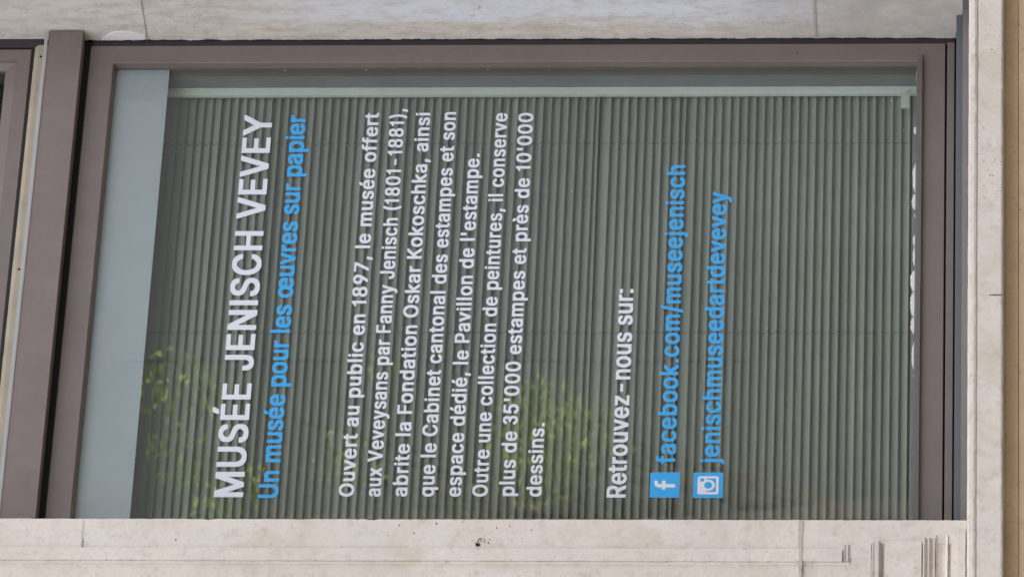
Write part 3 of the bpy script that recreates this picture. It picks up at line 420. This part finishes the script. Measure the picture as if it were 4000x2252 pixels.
for s, a, b_, z, nth in para:
    lettering('paragraph_line', s, a, b_, z, .0356, M_WHITE, nth + ' line of the white paragraph')
lettering('heading_lettering', 'Retrouvez-nous sur:', -1.3247, -.7236, .7408, .0452, M_WHITE, 'white heading above the two blue icons')
lettering('web_address', 'facebook.com/museejenisch', -1.2291, -.3540, .6270, .0452, M_BLUE, 'upper blue web address')
lettering('web_address', 'jenischmuseedartdevevey', -1.2290, -.4349, .5239, .0452, M_BLUE, 'lower blue account name')

def rrect(x0, x1, z0, z1, r, n=5):
    out = []
    for cx, cz, a in ((x1 - r, z1 - r, 0), (x0 + r, z1 - r, 90), (x0 + r, z0 + r, 180), (x1 - r, z0 + r, 270)):
        out += [(cx + r * math.cos(R(a + 90 * k / n)), cz + r * math.sin(R(a + 90 * k / n))) for k in range(n + 1)]
    return out
def circ(x, z, r, n=28): return [(x + r * math.cos(2 * math.pi * k / n), z + r * math.sin(2 * math.pi * k / n)) for k in range(n)]
def icon(shapes, x0, x1, z0, z1, label):
    bm = bmesh.new()
    for lay, mi, pts in shapes:
        q = [(x0 + (x1 - x0) * a, z0 + (z1 - z0) * b_) for a, b_ in pts]
        y = .0214 - .00025 * lay; blob(bm, 0, 0, q, y, y + .0002, mi)
    for f in bm.faces: f.normal_update()
    return obj('social_icon', bm, None, pane, label, mats=[M_BLUE, M_WHITE])
fpts = [(.40, .165), (.42, .146), (.515, .146), (.535, .165), (.535, .478), (.655, .478), (.67, .49), (.67, .585), (.655, .597), (.535, .597), (.535, .68), (.55, .72), (.58, .738), (.655, .738), (.67, .752), (.67, .835), (.655, .85), (.55, .85), (.47, .825), (.42, .77), (.40, .70), (.40, .597), (.335, .597), (.32, .585), (.32, .49), (.335, .478), (.40, .478)]
icon([(0, 0, rrect(0, 1, 0, 1, .05)), (1, 1, fpts)], -1.3245, -1.2527, .6152, .6849, 'blue square icon with a white letter f')
icon([(0, 0, rrect(0, 1, 0, 1, .05)), (1, 1, rrect(.137, .85, .147, .853, .07)), (2, 0, [(.233, .547), (.233, .237), (.767, .237), (.767, .547)]), (2, 0, rrect(.644, .767, .633, .768, .012)),
      (3, 1, circ(.493, .497, .222)), (4, 0, circ(.493, .497, .132))], -1.3252, -1.2532, .5135, .5835, 'blue square icon with a white camera outline')
# flaking white sealant along the foot of the glass, inside
bm = bmesh.new(); rnd = random.Random(3)
VX = ((230, -.0322), (300, -.0874), (400, -.1659), (600, -.3216), (760, -.4450), (1000, -.6280), (1230, -.8013), (1480, -.9870))
def vx(v):
    for (a, xa), (b_, xb) in zip(VX, VX[1:]):
        if v <= b_: return xa + (xb - xa) * (v - a) / (b_ - a)
segs = [(272, 325, .0045), (383, 392, .002), (404, 409, .002), (495, 524, .011), (526, 578, .0022), (640, 751, .0115), (757, 818, .0140), (832, 850, .006), (918, 960, .0095), (964, 1036, .0095), (1056, 1137, .0155), (1140, 1233, .0160), (1236, 1302, .0140), (1336, 1440, .0095), (1456, 1476, .004)]
for va, vb, h in segs:
    a, b_ = vx(va), vx(vb)
    n = max(5, int(abs(b_ - a) / .0045)); pts = [(a + (b_ - a) * k / n, .0675) for k in range(n + 1)]
    pts += [(b_ + (a - b_) * k / n, .0680 + h * 0.80 * (0.45 + 0.55 * min(1, 4.0 * min(k, n - k) / n)) * rnd.uniform(.80, 1.05)) for k in range(n + 1)]
    blob(bm, 0, 0, pts, .0204, .0216)
pts = [(-.058 - .90 * k / 150, .0672) for k in range(151)] + [(-.958 + .90 * k / 150, .0684 + abs(rnd.gauss(0, .0006))) for k in range(151)]
blob(bm, 0, 0, pts, .0208, .0217)
obj('peeling_sealant', bm, M_SEAL, pane, 'flakes of old white sealant along the foot of the glass')
bm = bmesh.new(); rnd = random.Random(9)
for x, z in ((-.066, 1.93), (-.062, 1.62), (-.0605, 1.42), (-.0605, 1.12), (-.063, .97), (-.25, .1), (-.43, .90), (-1.245, .155), (-.16, .13), (-.84, .42)):
    r_ = rnd.uniform(.0010, .0019); blob(bm, x, z, [(r_ * rnd.uniform(.6, 1.3) * math.cos(k * 1.05), r_ * rnd.uniform(.6, 1.3) * math.sin(k * 1.05)) for k in range(6)], .0215, .0219)
obj('specks', bm, M_SEAL, pane, 'tiny white specks on the glass')

# ------------------------------------------------------------------ the upper window, cut by the picture's edge
up = thing('upper_window', 'upper window above the brown transom, brown sash with dark empty glass', 'window', (-0.757, 0, Z0 + 2.2))
bm = bmesh.new()
frame_ring(bm, -1.50, -.0100, 2.2492, 3.05, [(0, 0, 0, 0, .07), (0, 0, 0, 0, .0010), (.001, .001, .001, .001, 0), (.0300, .0350, .030, .0310, 0), (.0310, .0358, .031, .0322, .0075), (.0325, .0372, .033, .0362, .0075), (.0480, .0535, .050, .0620, .018), (.0480, .0535, .050, .0620, .07)])
obj('sash', bm, M_BROWN, up)
bm = bmesh.new(); box(bm, -1.46, -.05, .024, .030, 2.30, 3.02); obj('glass_pane', bm, M_GLASS2, up)
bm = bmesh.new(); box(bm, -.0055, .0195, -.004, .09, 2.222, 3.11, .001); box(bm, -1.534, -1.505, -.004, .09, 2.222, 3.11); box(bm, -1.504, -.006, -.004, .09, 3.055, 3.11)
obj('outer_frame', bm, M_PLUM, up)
bm = bmesh.new(); rough_prism(bm, [(-.0120, 2.2060), (-.0120, 2.2300), (-.002, 2.2405), (.07, 2.2405), (.07, 2.2060)], 'x', -1.534, -.0065, .02, .0004, 0, 81.0)
tr = obj('timber_strip', bm, M_WOOD, up, 'strip of bare pale wood under the upper sash')
bm = bmesh.new()
for x, z in ((-.0425, 2.2225), (-.688, 2.2225)): tube(bm, [(x, -.0128, Z0 + z), (x, -.006, Z0 + z)], .0032, 10)
obj('nail_hole', bm, M_DARK, tr)
bm = bmesh.new(); box(bm, -1.534, -.0035, .0, .06, 2.2408, 2.2490); obj('gap_shade', bm, M_DARK, up)  # black bar painted as the shade under the upper sash
bm = bmesh.new(); rough_prism(bm, [(-.0440, 2.2040), (-.0460, 2.2040), (-.0460, 2.2118), (-.0440, 2.2124)], 'x', -1.534, .0085, .02, .0003, 0, 91.0)
obj('metal_strip', bm, M_ALU, up, 'thin bare metal edging on top of the transom')

# ------------------------------------------------------------------ the venetian blind behind the glass
bl = thing('venetian_blind', 'closed grey venetian blind hanging behind the lettered glass', 'blind', (-0.79, .11, Z0 + 2.03))
PITCH_, N = .02095, 91
ZB = .0862
rnd = random.Random(21)
XA, XB = -1.452, -.0600
first = None
def slat(i):
    bm = bmesh.new(); zb = ZB + i * PITCH_ + rnd.gauss(0, .00018); yl = .1165 + rnd.gauss(0, .00025); dep = .0195 + rnd.gauss(0, .0010)
    wid = .0312; h = math.sqrt(max(1e-6, wid ** 2 - dep ** 2)); rot = rnd.gauss(0, .0002); lift = 0.0
    if i == GAP_R: dep = .0225; h = math.sqrt(wid ** 2 - dep ** 2); lift = .0062; rot = .0046
    if i == GAP_L: dep = .0228; h = math.sqrt(wid ** 2 - dep ** 2); lift = .0064; rot = -.0030
    nx, nt_ = 22, 6; grid = []; xb = XB + rnd.uniform(-.0012, .0006)
    for a in range(nx + 1):
        x = XA + (xb - XA) * a / nx; row = []
        wob = .00016 * nz(x * 1.6, i * 1.7, 0.3)
        for t_ in range(nt_ + 1):
            t = t_ / nt_
            row.append(bm.verts.new((x, yl + dep * t + .0016 * 4 * t * (1 - t) + wob, Z0 + zb + lift + rot * (x - (XA + XB) / 2) + h * t + wob)))
        grid.append(row)
    for a in range(nx):
        for t_ in range(nt_): bm.faces.new((grid[a][t_], grid[a + 1][t_], grid[a + 1][t_ + 1], grid[a][t_ + 1]))
    obj('slat', bm, M_SLAT, bl, smooth=True)
GAP_R = round((.846 - ZB) / PITCH_); GAP_L = round((.641 - ZB) / PITCH_)
for i in range(N): slat(i)
for x in (-.2138, -.7815, -1.349):
    bm = bmesh.new(); pts = []
    for i in range(N):
        zz = Z0 + ZB + i * PITCH_
        pts += [(x + .0004 * math.sin(i * 2.1), .1152, zz), (x, .1235, zz + .010)]
    pts.append((x, .12, Z0 + 2.0)); tube(bm, pts, .00055, 5); obj('ladder_cord', bm, M_CORD, bl)
bm = bmesh.new(); box(bm, XA, XB - .001, .1155, .140, 1.998, 2.035, .001); obj('head_rail', bm, M_SLAT, bl)
bm = bmesh.new(); box(bm, XA, XB - .001, .1155, .138, .0640, .0800, .001); obj('bottom_rail', bm, M_INNER, bl)
bm = bmesh.new(); box(bm, -.1310, -.0865, .0860, .0930, .0875, .1085, .0012); wgt = obj('cord_weight', bm, M_TAG, bl, 'small ivory weight hanging at the blind corner')
bm = bmesh.new(); tube(bm, [(-.0890, .0895, Z0 + .0975), (-.080, .0890, Z0 + .0945), (-.0755, .0900, Z0 + .0900), (-.066, .1000, Z0 + .087)], .0011, 6); obj('cord', bm, M_TAG, wgt)

# ------------------------------------------------------------------ across the street: what the glass mirrors
def leafmat(name, col):
    m, nt, b = mat(name, 0.6, 0.3)
    g = nt.nodes.new('ShaderNodeNewGeometry')
    c = ramp(nt, g.outputs['Random Per Island'], [(0.0, tuple(x * .55 for x in col)), (0.6, col), (1.0, (col[0] * 1.9, col[1] * 1.45, col[2] * .9))])
    nt.links.new(c, b.inputs['Base Color'])
    tl = nt.nodes.new('ShaderNodeBsdfTranslucent'); nt.links.new(c, tl.inputs[0]); mx = nt.nodes.new('ShaderNodeMixShader'); mx.inputs[0].default_value = .4
    nt.links.new(b.outputs[0], mx.inputs[1]); nt.links.new(tl.outputs[0], mx.inputs[2]); nt.links.new(mx.outputs[0], nt.nodes['Material Output'].inputs[0]); return m
M_BARK = painted('bark', (.10, .075, .055), .9, .2, .4)
def tree(loc, label, clumps, leaves, col, seed):
    t = thing('tree', label, 'tree', loc, 'trees across the street'); rnd = random.Random(seed)
    L = Vector(loc); bm = bmesh.new(); top = max(c[2] for c in clumps)
    tube(bm, [L + Vector((.05 * math.sin(k), .04 * math.cos(k * 2), top * .9 * k / 7)) for k in range(8)], [.17 * (1 - .11 * k) for k in range(8)], 10)
    for c in clumps:
        a = L + Vector((0, 0, max(.5, c[2] * .55))); e = L + Vector(c[:3]); tube(bm, [a, a.lerp(e, .5) + Vector((0, 0, -.05)), e], [.025, .015, .006], 6)
    obj('trunk', bm, M_BARK, t)
    bm = bmesh.new()
    for c in clumps:
        for k in range(int(leaves * c[3] ** 2)):
            d = Vector((rnd.gauss(0, 1), rnd.gauss(0, 1), rnd.gauss(0, 1))).normalized() * c[3] * rnd.uniform(.35, 1) ** .6
            p = L + Vector(c[:3]) + d; s = rnd.uniform(.018, .040)
            q = Matrix.Rotation(rnd.uniform(0, 6.28), 3, 'Z') @ Matrix.Rotation(rnd.uniform(-1.5, 1.5), 3, 'X') @ Matrix.Rotation(rnd.uniform(0, 6.28), 3, 'Y')
            bm.faces.new([bm.verts.new(p + q @ Vector(v)) for v in ((-s, 0, 0), (0, -s * .62, .01), (s, 0, 0), (0, s * .62, .01))])
    obj('crown', bm, leafmat('leaves', col), t)
tree((11.35, -19.0, 0), 'green leafy tree mirrored at the left of the window glass', [(0.75, 0.27, 6.33, 0.25), (0.67, 0.27, 6.09, 0.11), (0.85, -0.27, 6.13, 0.06), (0.21, -0.25, 6.17, 0.18), (0.09, 0.20, 5.98, 0.18), (0.37, 0.14, 6.30, 0.22), (0.25, 0.10, 5.88, 0.09), (0.60, -0.12, 5.40, 0.14), (0.37, 0.06, 5.38, 0.19), (1.02, 0.06, 5.18, 0.12), (0.25, 0.05, 5.17, 0.11), (0.25, -0.20, 4.79, 0.14), (0.85, -0.04, 4.36, 0.19), (0.71, -0.06, 4.27, 0.31), (0.52, 0.13, 4.10, 0.35), (0.29, 0.30, 4.02, 0.31), (0.25, 0.27, 4.20, 0.31), (0.61, 0.03, 3.94, 0.14), (0.46, -0.03, 4.43, 0.19), (0.16, -0.14, 4.56, 0.22), (0.75, -0.28, 3.86, 0.08), (0.43, -0.28, 3.41, 0.08), (-.75, .0, 6.28, 0.51), (-.9, .1, 5.20, 0.59), (-1.0, 0, 4.20, 0.51)], 1900, (.27, .36, .09), 4)
opp = thing('opposite_house', 'dull grey green house across the street mirrored in the window glass', 'building', (18, -24, 0))
bm = bmesh.new(); box(bm, 14.6, 34, -34, -22.0, -Z0, 7)
obj('wall', bm, painted('grey_green_render', (.057, .061, .064), .8, .2), opp)
bm = bmesh.new(); box(bm, 14.2, 34.4, -34.4, -21.6, 7.002, 7.4); obj('roof', bm, painted('slate', (.06, .06, .065), .8), opp)
gar = thing('garden_wall', 'tall old wall of rough stone blocks under the mirrored tree', 'wall', (10, -21, 0))
m, nt, b = mat('rough_block_wall', .95, .1); p = pos(nt, (1, 1, 1)); bt = nt.nodes.new('ShaderNodeTexBrick'); mp2 = nt.nodes.new('ShaderNodeVectorRotate'); mp2.rotation_type = 'X_AXIS'; mp2.inputs['Angle'].default_value = R(-90)
nt.links.new(p, mp2.inputs['Vector']); nt.links.new(mp2.outputs[0], bt.inputs['Vector'])
for k_, v_ in (('Scale', 1.0), ('Brick Width', .42), ('Row Height', .19), ('Mortar Size', .018), ('Bias', -.1)): bt.inputs[k_].default_value = v_
bt.inputs['Color1'].default_value = (.076, .074, .062, 1); bt.inputs['Color2'].default_value = (.050, .054, .052, 1); bt.inputs['Mortar'].default_value = (.04, .042, .04, 1)
nt.links.new(mixc(nt, ramp(nt, noi(nt, p, 2.5, 6, .65), [(.35, G(0)), (.65, G(.8))]), bt.outputs['Color'], (.052, .058, .052)), b.inputs['Base Color'])
bm = bmesh.new(); rough_prism(bm, [(-21.5, -Z0), (-21.5, 1.45), (-21.2, 1.38), (-21.2, -Z0)], 'x', 2, 14.9, .12, .03, .1, 3.0); obj('wall', bm, m, gar)
hd = thing('dark_house', 'dull green house behind the mirrored tree', 'building', (6, -27, 0))
bm = bmesh.new(); box(bm, -14, 14.595, -36, -22.012, -Z0, 9); obj('wall', bm, painted('dark_render', (.054, .059, .054), .85, .35), hd)
bm = bmesh.new(); box(bm, -14.4, 14.15, -36.4, -21.7, 9.002, 9.4); obj('roof', bm, painted('old_tiles', (.07, .045, .04), .85), hd)
